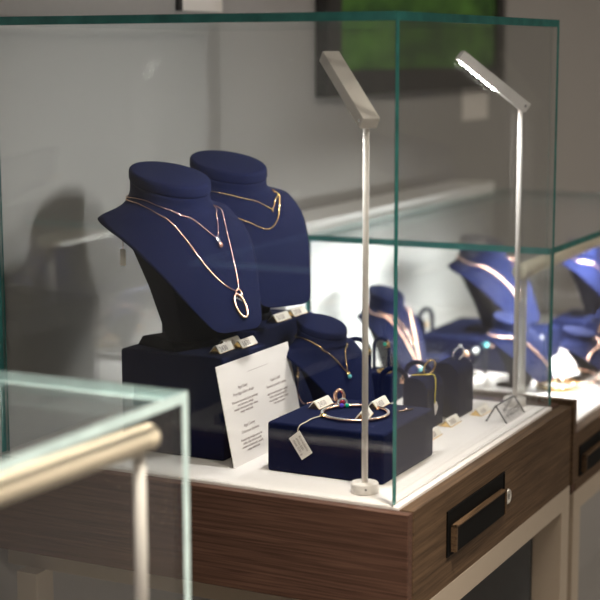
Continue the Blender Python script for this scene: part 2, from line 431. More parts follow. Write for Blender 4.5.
# ceiling lighting of the shop
def ceil(label, x, y, p, col=(1, .88, .74), s=.22, sp=180):
    t = thing('ceiling_light', label, 'ceiling light', (x, y, 1.75))
    MB().lathe([(.0005, -.004), (s*.5, -.004), (s*.5, -.014), (s*.56, -.014), (s*.56, -.0002), (.0005, -.0002)], n=32).build('trim_ring', M['lampwhite'], t)
    MB().lathe([(.0005, -.0045), (s*.49, -.0045), (s*.49, -.006), (.0005, -.006)], n=32).build('diffuser', M['led_bar'], t)
    area('ceiling_lamp', (x, y, 1.73), (1, 0, 0), (0, 0, -1), s, s, p, col, sp)
for (x, y, p, sp, nm) in ((.80, -1.9, 17, 150, 'round ceiling light above the aisle behind the viewpoint'), (1.6, 1.5, 24, 150, 'round ceiling light above the aisle beside the far case'),
                          (1.7, 3.2, 24, 150, 'round ceiling light at the far end of the aisle'), (.52, -.45, 20, 60, 'added unseen ceiling spot between the near and tall cases, brightening the lamp tops')):  # last entry: added narrow spot, placed to brighten lamp tops and deck, not walls
    ceil(nm, x, y, p, sp=sp)
wd = bpy.data.worlds.new('shop_ambient'); sc.world = wd; wd.use_nodes = True
wd.node_tree.nodes['Background'].inputs['Color'].default_value = (.9, .8, .7, 1)
wd.node_tree.nodes['Background'].inputs['Strength'].default_value = .05
#      z     xf    xe     xb     hw   blend tilt
ROWS=[(.188,.0455,0,-.0445,.0475,0,.27),
      (.180,.0455,0,-.0445,.0475,0,.24),
      (.172,.0462,-.001,-.0440,.0515,.05,.17),
      (.166,.0470,-.003,-.0420,.0630,.3,.10),
      (.158,.0480,-.010,-.0300,.0930,.75,.02),
      (.150,.0515,-.002,.0050,.0990,.9,0),
      (.129,.0620,.0345,.0480,.0900,1,0),
      (.0965,.081,.070,.0690,.0720,1,0),
      (.064,.1015,.0955,.0900,.0540,1,0),
      (.041,.1165,.1140,.1050,.0400,1,0),
      (.034,.1205,.1190,.1100,.0330,1,0),
      (.031,.1220,.1215,.1120,.0230,1,0)]
def row(v):
    n=len(ROWS)-1; v=max(0,min(n,v)); i=min(int(v),n-1); t=v-i
    p0=ROWS[max(i-1,0)];p1=ROWS[i];p2=ROWS[i+1];p3=ROWS[min(i+2,n)]
    o=[]
    for a,b,c,d in zip(p0,p1,p2,p3):
        m1=(c-a)*.5 if i>0 else c-b; m2=(d-b)*.5 if i<n-1 else c-b
        if (b-a)*(c-b)<=0 and i>0: m1=0
        if (d-c)*(c-b)<=0 and i<n-1: m2=0
        t2=t*t;t3=t2*t
        o.append((2*t3-3*t2+1)*b+(t3-2*t2+t)*m1+(-2*t3+3*t2)*c+(t3-t2)*m2)
    return o
def surf(v,u,front=True):
    z,xf,xe,xb,hw,bl,tl=row(v)
    if front:
        # u in -1..1 ; ellipse param blends to parabola
        y=hw*((1-bl)*math.sin(u*math.pi/2)+bl*u)
        s=y/hw if hw else 0
        g=(1-bl)*(1-math.cos(u*math.pi/2))+bl*u*u
        x=xf+(xe-xf)*g
    else:
        y=hw*((1-bl)*math.sin(u*math.pi/2)+bl*u)
        g=(1-bl)*(1-math.cos(u*math.pi/2))+bl*u*u
        x=xb+((xe-.004*bl)-xb)*g
    return (x,y,z-tl*x)

# ------------------------------------------------------------------ velvet busts
def neckf(v, k): return 1+(k-1)*max(0., min(1., (4-v)/1.2)) if v < 4 else 1.
def bsurf(v, u, front=True, neck=1.):
    x, y, z = surf(v, u, front); q = neckf(v, neck); return (x*q, y*q, z)
def make_bust(name, label, loc, rz, scale, group=None, neck=1., base=True, strut_h=.012):
    t = thing(name, label, 'jewellery bust', loc, rz, group, scale)
    mb = MB(); NU = 30; rings = []
    vs = [0, .5, 1, 1.5, 2, 2.4, 2.8, 3.1, 3.4, 3.7, 4, 4.3, 4.6, 5, 5.4, 5.8, 6.2, 6.6, 7, 7.4, 7.8, 8.2, 8.6, 9, 9.3, 9.6, 9.8, 10, 10.3, 10.6, 10.8, 11]
    for v in vs:
        us = [-1+2*k/NU for k in range(NU+1)]
        rings.append([bsurf(v, u, True, neck) for u in us]+[bsurf(v, u, False, neck) for u in us[::-1][1:-1]])
    mb.loops(rings, 0, True)
    mb.build('bust_form', M['velvet'], t, fixn=True)
    # padded neck cap with a groove under it
    cp = MB(); tl = .27; cr = .0482*neck
    prof = [(.0005, .0122), (cr*.90, .0121), (cr*.955, .0116), (cr*.985, .0102), (cr*.997, .0078), (cr*1.0, .001), (cr*.985, -.0012), (cr*.955, -.0024)]
    n = 48; rr = []
    for r, z in prof:
        rr.append([(r*math.cos(2*math.pi*j/n)*.98, r*math.sin(2*math.pi*j/n), 1.0*.1895+z-tl*r*math.cos(2*math.pi*j/n)*.98) for j in range(n)])
    cp.loops(rr[::-1]); cp.build('neck_cap', M['velvet'], t)
    # stand behind the plate
    st = MB()
    top = [(-.012, -.058, .136), (.050, -.068, .118), (.050, .068, .118), (-.012, .058, .136)]
    mid = [(.012, -.044, .075), (.068, -.050, .075), (.068, .050, .075), (.012, .044, .075)]
    bot = [(.030, -.031, strut_h-.002), (.050, -.024, strut_h-.002), (.050, .024, strut_h-.002), (.030, .031, strut_h-.002)]
    st.loops([bot, mid, top], smooth=False)
    st.build('stand', M['velvet_shaded'], t, .002)
    if base:
        b = MB(); y = .034
        poly = [(-.024, 0), (.046, 0), (.046, .006), (.040, strut_h), (.010, strut_h+.004), (-.014, strut_h)]
        b.prism([(px, -y, pz) for px, pz in poly], (0, 2*y, 0)); b.build('base', M['velvet_shaded'], t, .0015)
    return t
def on_bust(t, v, u, neck=1., lift=.0009):
    P = Vector(bsurf(v, u, True, neck)); a = Vector(bsurf(v+.05, u, True, neck)); b = Vector(bsurf(v, u+.03, True, neck)); a0 = Vector(bsurf(v-.05, u, True, neck)); b0 = Vector(bsurf(v, u-.03, True, neck))
    n = (b-b0).cross(a-a0); n.normalize()
    if n.x < 0: n = -n
    s = t.scale
    P = Vector((P.x*s.x, P.y*s.y, P.z*s.z))+n*lift
    return Matrix.Rotation(t.rotation_euler.z, 3, 'Z') @ P + t.location
def bust_curve(t, uv, neck=1., n=8, lift=.0009):
    q = smooth_path([(v, u, 0) for v, u in uv], n)
    return [on_bust(t, max(1., min(11, p.x)), max(-1, min(1, p.y)), neck, lift) for p in q]
def necklace(label, t, uv, r, m, neck=1., group=None, back=True):
    pts = bust_curve(t, uv, neck)
    k = thing('necklace', label, 'necklace', pts[len(pts)//2], 0, group)
    o = Vector(k.location)
    mb = MB(); link_chain(mb, [p-o for p in pts], r)
    if back:   # round the back of the neck
        a, b = pts[0]-o, pts[-1]-o
        c = Matrix.Rotation(t.rotation_euler.z, 3, 'Z') @ Vector((-.049*neck*t.scale.x, 0, 0)); zz = (a.z+b.z)/2+.006*t.scale.z
        ctr = Vector(t.location)-o; ctr.z = 0
        far = ctr+c; far.z = zz
        sd = Matrix.Rotation(t.rotation_euler.z, 3, 'Z') @ Vector((-.028*neck*t.scale.x, .043*neck*t.scale.x, 0))
        s2 = Matrix.Rotation(t.rotation_euler.z, 3, 'Z') @ Vector((-.028*neck*t.scale.x, -.043*neck*t.scale.x, 0))
        p1 = ctr+sd; p1.z = zz; p2 = ctr+s2; p2.z = zz
        link_chain(mb, smooth_path([b, p1, far, p2, a], 6), r)
    mb.build('chain', m, k)
    return k
def local(k, P): return Vector(P)-Vector(k.location)
def ring_loop(c, ax, up, r1, r2, n=36):
    ax = Vector(ax).normalized(); up = Vector(up).normalized(); c = Vector(c)
    return [c+ax*(r1*math.cos(2*math.pi*j/n))+up*(r2*math.sin(2*math.pi*j/n)) for j in range(n)]

bust1 = make_bust('jewellery_bust', 'large navy velvet bust in front, wearing the long chain with an oval ring pendant', (-.3408, .13, .12), -20, (1, 1, 1))
bust2 = make_bust('jewellery_bust', 'large navy velvet bust standing behind the other, wearing two yellow gold chains', (-.336, .26, .132), -26, (1, 1, .97))
bust3 = make_bust('jewellery_bust', 'small navy velvet bust on the deck behind the bracelet block', (-.2175, .28, 0), -20, (.62, .62, .65), neck=1.06)

# necklaces on the front bust
k = necklace('long rose gold chain with an oval ring pendant, on the front bust', bust1,
    [(2.2, -1), (2.3, -.84), (3.7, -.46), (5.2, -.33), (6.15, -.26), (6.9, -.16), (7.45, .02), (7.75, .32), (7.25, .4), (6.45, .42), (5.4, .43), (3.15, .48)], .00082, M['rose'])
p = local(k, on_bust(bust1, 7.72, .31, lift=.002)); fwd = Vector((.94, -.34, 0)); wid = Vector((.34, .94, 0)); dn = (Vector((.94*.53, -.34*.53, -.85))).normalized()
MB().tube(ring_loop(p+dn*.0045, wid, dn, .0042, .0046), .0009, 8, closed=True).build('bail_ring', M['rose'], k)
nrm = wid.cross(dn).normalized(); nrm = nrm if nrm.z > 0 else -nrm
dnp = Vector((.94*.28, -.34*.28, -.96)).normalized()
MB().tube(ring_loop(p+dn*.0205-wid*.0055+nrm*.0012, wid, dn, .0072, .0145), .0017, 10, closed=True).build('oval_pendant', M['rose'], k)
mb = MB()
for j in range(5): mb.ball(p+dn*(.0065+.0018*j)-wid*.003+wid*(.003*math.sin(j*2.1)), .0011, 5)
mb.build('stones', M['diamond'], k)
k = necklace('short rose gold chain with small drop pendant, on the front bust', bust1,
    [(1.6, -1), (1.5, -.76), (2.4, -.45), (4.1, -.18), (5.3, 0), (5.95, .2), (5.4, .28), (4.2, .32), (2.8, .45)], .0006, M['rose'])
p = local(k, on_bust(bust1, 5.97, .2, lift=.002))
MB().tube(ring_loop(p+dn*.003, wid, dn, .0019, .0036, 20), .0007, 6, closed=True).build('bail_ring', M['silver'], k)
MB().ball(p+dn*.0105, .0040, 8, sq=(.8, .8, 1.05)).build('drop_pendant', M['rose'], k)
# necklaces on the rear bust
k = necklace('upper yellow gold chain with tiny drop, on the rear bust', bust2,
    [(2.3, -1), (2.15, -.66), (2.4, -.42), (3.5, -.16), (4.7, .06), (5.4, .28), (4.6, .4), (3.0, .62)], .00082, M['gold'])
p = local(k, on_bust(bust2, 5.38, .28, lift=.002))
MB().ball(p+Vector((0, 0, -.003)), .0019, 6, sq=(.8, .8, 1.5)).build('drop_pendant', M['gold'], k)
necklace('lower yellow gold rope chain on the rear bust', bust2,
    [(3.4, -.9), (4.2, -.6), (5.0, -.42), (5.7, -.3), (6.0, -.14), (6.25, .02), (6.3, .16), (6.1, .3), (5.65, .4), (4.4, .5), (3.3, .55)], .00105, M['gold'])
# clasp standing on the rear bust's neck
k = thing('chain_clasp', 'tiny gold clasp lying on top of the rear bust', 'clasp', (-.352, .272, .3245))
MB().tube(ring_loop((0, 0, .0035), (.6, .8, 0), (0, 0, 1), .003, .0032, 16), .0006, 6, closed=True).build('clasp_ring', M['gold'], k)
# necklace on small bust
k = necklace('fine yellow gold chain with blue stone drop, on the small bust', bust3,
    [(1.2, -1), (1.3, -.75), (2.6, -.48), (5.2, -.22), (6.4, 0), (5.6, .1), (4.2, .18), (2.6, .3)], .0008, M['gold'], neck=1.06)
p = local(k, on_bust(bust3, 6.42, .0, 1.06, lift=.002))
MB().ball(p+dn*.003, .0028, 7).build('setting', M['gold'], k)
MB().ball(p+dn*.0065+fwd*.001, .0026, 7).build('blue_drop', M['topaz'], k)

# hanging label behind front bust's shoulder
t = thing('hanging_label', 'small white label hanging behind the left shoulder of the front bust', 'label', (-.366, .066, .2495))
MB().tube([(0, 0, 0), (.0005, 0, -.006), (0, 0, -.011)], .0005, 6).build('thread', M['rose'], t)
MB().box(-.0035, .0035, -.0004, .0004, -.030, -.011).build('paper', M['tagwhite'], t)

# ------------------------------------------------------------------ risers and blocks
def block(name, label, x0, x1, y0, y1, z, zb=0., group=None, m='velvet', bev=.003):
    t = MB().box(x0-(x0+x1)/2, x1-(x0+x1)/2, y0-(y0+y1)/2, y1-(y0+y1)/2, 0, z-zb).build(name, M[m], None, bev, 3)
    t.location = ((x0+x1)/2, (y0+y1)/2, zb)
    return tag(t, label, 'display block', group)
block('display_block', 'navy velvet block carrying the front large bust, behind the white text card', -.380, -.243, .078, .181, .12)
block('display_block', 'taller navy velvet block carrying the rear large bust', -.392, -.26, .187, .345, .132)
block('added_tray', 'added unseen navy velvet tray hiding the near case deck from the glass reflection', -.435, -.062, -.87, -.385, -.030, -.0445)  # added out of view so the white deck does not haze the rear pane
block('display_block', 'small low navy velvet block carrying the gold bracelet', -.1814, -.0405, .068, .211, .056)

# ------------------------------------------------------------------ white text card leaning on the block
cz = thing('text_card', 'white printed text card leaning against the front velvet block', 'card', (-.2186, .145, 0))
lean = Vector((-.0226, 0, .1128)); lz = lean.normalized(); H = lean.length+.0008
hw = .0875
nx = Vector((lz.z, 0, -lz.x))
MB().prism([(0, -hw, 0), (0, hw, 0), tuple(Vector((0, hw, 0))+lz*H), tuple(Vector((0, -hw, 0))+lz*H)], nx*.0009).build('sheet', M['paper'], cz)
def ct(name, body, size, y, z, al='CENTER'):
    text(name, body, size, Vector((0, y, 0))+lz*z+nx*.0010, (0, 1, 0), lz, M['ink'], cz, al)
pl = Vector((0, -.02, 0))+lz*.0985+nx*.0010
MB().prism([pl, pl+Vector((0, .05, 0)), pl+Vector((0, .05, 0))+lz*.0004, pl+lz*.0004], nx*.0001).build('printed_line', M['ink'], cz)
blocks = [(-.037, .0835, 'Agat Szary', 'Przyciąga dobre okazje', ['Wzmacnia harmonię życia, spokojny', 'sen i ład serca, dodaje', 'energii i chroni przed złym okiem', 'swego właściciela']),
          (.041, .0775, 'Lapis Lazuli', 'Kamień prawdy i nieba', ['daje harmonię umysłu i spokój', 'ducha, wzmacnia przyjaźń', 'oraz pomaga w nauce i pracy', 'oraz wypoczynku']),
          (-.037, .0395, 'Agat Czarny', 'Ochronne działanie', ['Kamień siły, dodaje pewności', 'siebie, daje dobrą energię', 'otwiera na harmonię i spokój', 'swego właściciela']),
          (.041, .0315, 'Onyks', 'Spokój i równowaga', ['Uspokaja myśli i serce', 'daje siłę i wytrwałość'])]
for y, z, a, b, ls in blocks:
    ct('card_heading', a, .0052, y, z); ct('card_heading', b, .0052, y, z-.0068)
    ct('card_paragraph', '\n'.join(ls), .0041, y, z-.0150)

# ------------------------------------------------------------------ price tags: little white tents with gold ends
tagproto = {}
def price_tag(label, loc, rz, txt='2450', group='white and gold price tags'):
    t = thing('price_tag', label, 'price tag', loc, rz, group)
    L, W, Hh = .0185, .0080, .0092
    MB().prism([(-W, -L, 0), (W, -L, 0), (.0012, -L, Hh), (-.0012, -L, Hh)], (0, 2*L, 0)).build('tent', M['tagwhite'], t, .0004, 1)
    g = MB(); e = .0010
    g.prism([(-W+.0009, -L-e, .0006), (W-.0009, -L-e, .0006), (0, -L-e, Hh-.0012)], (0, e, 0))
    g.prism([(-W, -L, 0), (W+.0003, -L, 0), (W+.0003, -L, .0010), (-W, -L, .0010)], (0, 2*L, 0))
    g.build('gold_trim', M['gold'], t)
    s = Vector((.0012-W, 0, Hh)).normalized()
    n = Vector((s.z, 0, -s.x))
    text('lettering', txt, .0092, Vector((W, -L+.0035, 0))+s*.0028+n*.0002, (0, 1, 0), s, M['ink'], t)
    return t
price_tag('price tag on the front velvet block, leftmost of its three', (-.2645, .1150, .12), 2, '2430')
price_tag('price tag on the front velvet block, middle of its three', (-.2735, .1480, .12), 0, '1850')
price_tag('price tag on the front velvet block, rightmost of its three', (-.2570, .1560, .12), 0, '1630')
price_tag('price tag on the taller block, left of its pair', (-.2705, .2690, .132), 0, '3150')
price_tag('price tag on the taller block, right of its pair', (-.2705, .3150, .132), 0, '2750')
price_tag('price tag on the bracelet block beside the pink ring', (-.1610, .1620, .056), 0, '2450')
price_tag('price tag lying inside the loop of the gold bracelet', (-.0935, .1340, .056), 14, '1980')
price_tag('price tag at the right rear of the bracelet block', (-.1010, .1905, .056), 2, '1450')
price_tag('price tag on the deck in front of the middle ring block', (-.0790, .3640, 0), 0, '2450')
price_tag('price tag on the deck beside the clear sign', (-.066, .4370, 0), 0, '1650')
price_tag('price tag on the deck half hidden by the bracelet block', (-.0755, .290, 0), 0, '1920')
M['satin_rose'] = simple('satin_rose_gold', (.93, .60, .47), .36, 1, bump=.05, bscale=500)
# ------------------------------------------------------------------ things on the bracelet block
ZB = .056
t = thing('bracelet', 'gold hinged bangle lying on the small navy block, its tag hanging over the edge', 'bracelet', (-.1065, .1390, ZB))
rr = .0380
MB().tube([(rr*.98*math.cos(2*math.pi*j/60), rr*math.sin(2*math.pi*j/60), .0024) for j in range(60)], .0021, 8, closed=True).build('bangle', M['rose'], t)
sv = MB()
for j in range(0, 60, 1):
    a = 2*math.pi*j/60
    if 1.9 < a < 5.0 or a > 5.4 or a < .9:
        sv.ball(((rr*.985)*math.cos(a), (rr+.0002)*math.sin(a), .0033), .0016, 5)
sv.build('pave_stones', M['diamond'], t, fixn=False)
cl = MB(); cl.ball((-.026, -.0285, .0026), .0034, 8, sq=(1.4, 1.3, .8)); cl.build('clasp', M['gold'], t)
# its string tag
t = thing('string_tag', 'white string tag hanging down the front of the bracelet block', 'label', (-.1400, .0665, .056))
pts = [(.0060, .046, .0025), (.0005, .030, .0016), (.0005, .014, .0010), (.0002, .001, .0004), (-.0010, -.0018, -.0030), (-.0016, -.0020, -.0065)]
MB().tube(smooth_path(pts, 6), .0006, 6).build('thread', M['thread'], t)
q = [(-.0125, -.0016, -.0155), (.0005, -.0016, -.0050), (.0165, -.0016, -.0285), (.0035, -.0016, -.0382)]
tc_ = MB().prism([q[0], q[1], q[2], q[3]], (0, -.0008, 0)).build('paper', M['paper'], t, .0006)
xd = Vector((.0160, 0, -.0235)).normalized(); yd = Vector((.0130, 0, .0105)).normalized()
for k_, s in enumerate(('Bransoletka', 'złoto 585', 'masa 7,31 g')):
    text('lettering', s, .0040, Vector((-.0107, -.0026, -.0160))+xd*.003+yd*(.0108-.0044*k_), xd, yd, M['ink'], t)
# pink ring, gem stones, thin chain
t = thing('ring', 'rose gold ring with pink stone lying on the bracelet block', 'ring', (-.1480, .1850, ZB))
MB().tube(ring_loop((0, 0, .0085), (.45, .89, 0), (-.2, .1, 1), .0062, .0072), .0022, 8, closed=True).build('band', M['rose'], t)
MB().ball((.004, -.001, .0035), .0034, 7).build('pink_stone', M['ruby'], t)
t = thing('ring', 'ring with purple and green stones lying flat on the bracelet block', 'ring', (-.1360, .1680, ZB))
MB().tube(ring_loop((0, 0, .0050), (.45, .89, 0), (-.4, .2, .9), .0062, .0048), .0013, 8, closed=True).build('band', M['silver'], t)
MB().ball((.0015, -.006, .0032), .0031, 6).build('purple_stone', M['amethyst'], t)
MB().ball((.006, -.001, .0027), .0027, 6).build('green_stone', M['emerald'], t)
t = thing('necklace', 'thin rose gold chain laid across the rear of the bracelet block', 'necklace', (-.165, .185, ZB))
mb = MB(); link_chain(mb, smooth_path([(-.015, -.020, .001), (-.010, .0, .001), (-.006, .018, .001), (.006, .008, .001), (.020, .0, .001), (.012, -.012, .001)], 8), .0009); mb.build('chain', M['rose'], t)
t = thing('stud_earring', 'small rose gold ear stud near the right edge of the bracelet block', 'earring', (-.062, .180, ZB), 0)
mb = MB(); mb.tube([(-.006, -.008, .0012), (0, 0, .0016), (.004, .010, .0012)], .0011, 6); mb.ball((0, 0, .0022), .0022, 6); mb.build('stud', M['rose'], t)
# chain hanging on taller block
t = thing('necklace', 'rose gold chain hanging down the right face of the taller block', 'necklace', (-.2592, .2935, .080))
mb = MB(); link_chain(mb, smooth_path([(0, 0, .010), (.0008, .001, -.02), (.0008, -.001, -.055)], 8), .0009)
link_chain(mb, smooth_path([(.001, .0, -.045), (.001, .012, -.058), (.001, .020, -.062)], 6), .0006); mb.build('chain', M['rose'], t)
mb = MB(); mb.tube(ring_loop((.0012, 0, -.020), (0, 1, 0), (0, 0, 1), .0025, .0034, 18), .0008, 6, closed=True); mb.ball((.0012, 0, -.012), .0018, 6); mb.build('clasp', M['gold'], t)

# ------------------------------------------------------------------ earring arches
def arch(label, loc, rz, hw, h, r=.0031, ends=True, group='navy earring arches', m='velvet'):
    t = thing('earring_arch', label, 'earring stand', loc, rz, group)
    pts = [(-hw, 0, .0)]+[(-hw, 0, (h-hw)*k/3) for k in (1, 2)]+[(-hw*math.cos(math.pi*k/12), 0, h-hw+hw*math.sin(math.pi*k/12)) for k in range(13)]+[(hw, 0, (h-hw)*k/3) for k in (2, 1)]+[(hw, 0, 0)]
    MB().tube(pts, r, 12).build('arch', M[m], t)
    return t
def earring(label, loc, m='rose', s=1., group='earrings on the arches'):
    t = thing('earring', label, 'earring', loc, 20, group)
    MB().box(-.0032*s, .0032*s, -.0012, .0012, -.0035*s, .0035*s).build('front', M[m], t, .0006)
    mb = MB(); mb.tube(ring_loop((.0, .0, .0035*s), (0, 1, 0), (0, 0, 1), .0034*s, .0036*s, 16), .0006, 6, closed=True); mb.build('hook', M[m], t)
    return t
arch('navy earring arch just behind the bracelet block', (-.1420, .33, 0), 12, .0175, .0715)
arch('navy earring arch between the bracelet block and the front ring block', (-.1390, .40, 0), 6, .0165, .0670)
arch('navy earring arch close behind the small bust', (-.2070, .36, 0), 10, .0165, .0985)
earring('gold ear stud on the right leg of the nearest arch', (-.1215, .3290, .0400))
earring('gold ear stud on the left end of the middle arch', (-.1575, .3935, .0420))
earring('gold ear stud on the right end of the middle arch', (-.1195, .3975, .0460))
earring('gold ear stud on the left of the arch behind the small bust', (-.2262, .3530, .0880), 'gold')
earring('gold ear stud on the right of the arch behind the small bust', (-.1890, .3580, .0830), 'gold')

block('display_block', 'little navy block with a gold band, behind the arches at the rear glass', -.2350, -.1900, .430, .475, .040)
t = thing('ring', 'plain gold band lying on the little rear navy block', 'ring', (-.2030, .440, .040))
MB().tube([(.0085*math.cos(2*math.pi*j/30), .0085*math.sin(2*math.pi*j/30), .0022) for j in range(30)], .0021, 8, closed=True).build('band', M['gold'], t)
arch('slim navy earring arch standing on the little rear navy block', (-.2160, .459, .040), 15, .010, .042, .0022)
t = earring('gold and green ear drop hanging on the slim rear arch', (-.2065, .4585, .0740), 'gold')
MB().ball((-.004, -.001, .001), .0026, 6).build('green_stone', M['emerald'], t)
# ------------------------------------------------------------------ ring blocks
def ringblock(label, x0, x1, y0, y1, h):
    w_ = x1-x0; r = .019; t = thing('ring_block', label, 'ring stand', ((x0+x1)/2, (y0+y1)/2, 0), 0, 'navy ring blocks')
    poly = [(-w_/2, 0, 0), (w_/2, 0, 0)]+[(w_/2-r+r*math.cos(math.pi/2*k/10), 0, h-r*.9+r*.9*math.sin(math.pi/2*k/10)) for k in range(11)]+[(-w_/2+.004, 0, h-.0015), (-w_/2, 0, h-.005)]
    d = y1-y0
    MB().prism([(x, -d/2, z) for x, _, z in poly], (0, d, 0)).build('block', M['velvet'], t, .0018, 3)
    return t
ringblock('rounded navy ring block holding the gold ring, nearer of two', -.1215, -.0890, .312, .364, .066)
ringblock('rounded navy ring block holding the diamond ring, farther of two', -.1140, -.0800, .392, .446, .0715)
t = thing('ring', 'yellow gold ring standing on the nearer ring block', 'ring', (-.1000, .343, .0655))
MB().tube(ring_loop((0, 0, .0085), (.55, .83, 0), (.25, .12, 1), .0082, .0098), .0013, 8, closed=True).build('band', M['gold'], t)
t = thing('ring', 'silver ring with sparkling stone standing on the farther ring block', 'ring', (-.0925, .4225, .0705))
MB().tube(ring_loop((0, 0, .0075), (.55, .83, 0), (.25, .12, 1), .0082, .0092), .0012, 8, closed=True).build('band', M['silver'], t)
mb = MB()
for k_ in range(5): mb.ball((.0023+.0014*math.sin(k_*2.5), .0010+.0014*math.cos(k_*2.5), .0168+.0005*k_), .0017, 5)
mb.build('stones', M['diamond'], t)
t = thing('string_tag', 'white tag on yellow thread hanging from the nearer ring block', 'label', (-.088, .331, .062))
MB().tube(smooth_path([(-.026, -.012, .0055), (-.012, .004, .0045), (-.0035, .007, .0040), (.0008, .002, -.006), (.0012, -.001, -.020), (.0010, .000, -.030)], 6), .0006, 6).build('thread', M['yellow'], t)
MB().prism([(.0006, -.003, -.030), (.0006, .004, -.028), (.0006, .010, -.036), (.0006, .001, -.045)], (.0007, 0, 0)).build('paper', M['paper'], t)

# ------------------------------------------------------------------ acrylic sign
t = thing('acrylic_sign', 'clear acrylic tent sign lettered Diamenty at the right end of the deck', 'sign', (-.0300, .4300, 0))
th, L, hw_, hh = .0022, .0345, .0150, .0215
for sx in (1, -1):
    a = Vector((sx*hw_, -L, 0)); b = Vector((0 if sx > 0 else -.0024, -L, hh)); n = Vector((-(b-a).z, 0, (b-a).x)).normalized()*(-sx)
    P = [a, b, b-n*th, a-n*th]
    vs = [tuple(p) for p in P]+[tuple(p+Vector((0, 2*L, 0))) for p in P]
    m_ = MB(); m_.v = vs
    for f, mi in (((0, 1, 5, 4), 0), ((2, 3, 7, 6), 0), ((1, 2, 6, 5), 1), ((3, 0, 4, 7), 1), ((0, 3, 2, 1), 1), ((4, 5, 6, 7), 1)):
        m_.f.append(list(f)); m_.mi.append(mi); m_.sm.append(False)
    m_.build('sheet', [M['acrylic'], M['acryledge']], t)
s_ = Vector((-hw_, 0, hh)).normalized(); n_ = Vector((s_.z, 0, -s_.x))
text('lettering', 'Diamenty', .0148, Vector((hw_, -.0255, 0))+s_*.0075+n_*.0004, (0, 1, 0), s_, M['ink_dark'], t)

# ------------------------------------------------------------------ the far case, blurred
DZ = -.045
block('display_block', 'wide navy velvet block carrying the largest bust of the far case', -.345, -.165, .895, 1.09, .005, DZ)
fb1 = make_bust('jewellery_bust', 'largest navy bust in the far case, on a wide velvet block', (-.268, .985, .005), -18, (.82, .82, .73))
fb2 = make_bust('jewellery_bust', 'navy bust at the left of the far case wearing two rose gold strands', (-.338, .752, DZ), -22, (.58, .58, .70))
fb3 = make_bust('jewellery_bust', 'small navy bust in the middle of the far case wearing one wide strand', (-.158, .815, DZ), -20, (.58, .58, .52))
fb4 = make_bust('jewellery_bust', 'small low navy bust at the right of the far case near its bar lamp', (-.078, .905, DZ), -10, (.54, .54, .38))
block('display_block', 'navy velvet block at the right rear of the far case', -.185, -.105, 1.10, 1.22, .012, DZ)
fb5 = make_bust('jewellery_bust', 'navy bust on the right rear velvet block of the far case', (-.150, 1.16, .012), -14, (.60, .60, .62))
necklace('wide rose gold strand on the largest far bust', fb1, [(3.2, -.9), (4.1, -.55), (5.5, -.32), (6.7, -.12), (7.45, .02), (6.6, .25), (4.6, .5), (3.3, .55)], .0022, M['satin_rose'])
k = necklace('outer rose gold strand on the left far bust', fb2, [(3.2, -.9), (4.2, -.5), (5.8, -.25), (7.4, 0), (9.0, .3), (7.4, .42), (5.4, .48), (3.3, .55)], .0020, M['satin_rose'])
p = local(k, on_bust(fb2, 9.1, .3, lift=.003)); MB().ball(p, .005, 8).build('pendant', M['topaz'], k)
necklace('inner rose gold strand on the left far bust', fb2, [(3.0, -.6), (4.4, -.28), (5.8, -.02), (7.2, .3), (5.6, .42), (3.4, .5)], .0018, M['rose'])
necklace('wide rose gold strand on the middle far bust', fb3, [(3.6, -1), (4.4, -.6), (5.6, -.2), (6.6, .1), (7.6, .5), (8.2, .75)], .0026, M['satin_rose'])
necklace('rose gold strand on the low right far bust', fb4, [(6.8, -.95), (6.2, -.5), (5.6, 0), (5.2, .4), (4.6, .8)], .0026, M['satin_rose'], back=False)
k = necklace('rose gold strand on the right rear far bust', fb5, [(3.4, -.8), (5.0, -.3), (6.6, .2), (5.0, .5), (3.6, .6)], .0016, M['satin_rose'])
def bead(name, label, loc, r, m, group):
    t = MB().ball((0, 0, 0), r, 10).build(name, M[m]); t.location = loc
    return tag(t, label, 'bead', group)
k = thing('pendant', 'stack of gold pendant drops on the largest far bust', 'pendant', on_bust(fb1, 7.6, .02, lift=.004))
for j, mm in enumerate(('satin', 'satin', 'diamond')): MB().ball((.001*j, 0, .011-.0115*j), .0050, 9).build('drop', M[mm], k)
k = thing('pendant', 'round gold pendant on the right rear far bust', 'pendant', on_bust(fb5, 6.7, .2, lift=.004))
for j in range(2): MB().ball((0, .002*j, .004-.010*j), .0052, 9).build('drop', M['satin'], k)
# earring arches in a row with gold beads and white tags
for j, (x, y, h, nm) in enumerate(((-.368, .875, .040, 'first'), (-.374, .925, .045, 'second'), (-.380, .975, .052, 'third'), (-.386, 1.03, .060, 'fourth'))):
    arch(f'navy earring arch in the far case, {nm} from the left of its row', (x, y, DZ), 70, .017, h+.01, .0040, group='earring arches in the far case')
    e = MB().ball((0, 0, 0), .0060, 9).build('earring', M['satin']); e.location = (x+.007, y-.017, DZ+h-.014)
    tag(e, f'gold ball earring on the {nm} arch of the far row', 'earring', 'ball earrings in the far case')
    c = MB().box(-.0006, .0006, -.012, .012, 0, .034).build('small_card', M['paper'], None, .0004); c.location = (x+.020, y-.004, DZ)
    tag(c, f'small white card standing under the {nm} arch of the far row', 'card', 'small white cards in the far case')
block('display_block', 'small low navy block in front of the far earring arches', -.340, -.285, .845, .89, -.020, DZ)
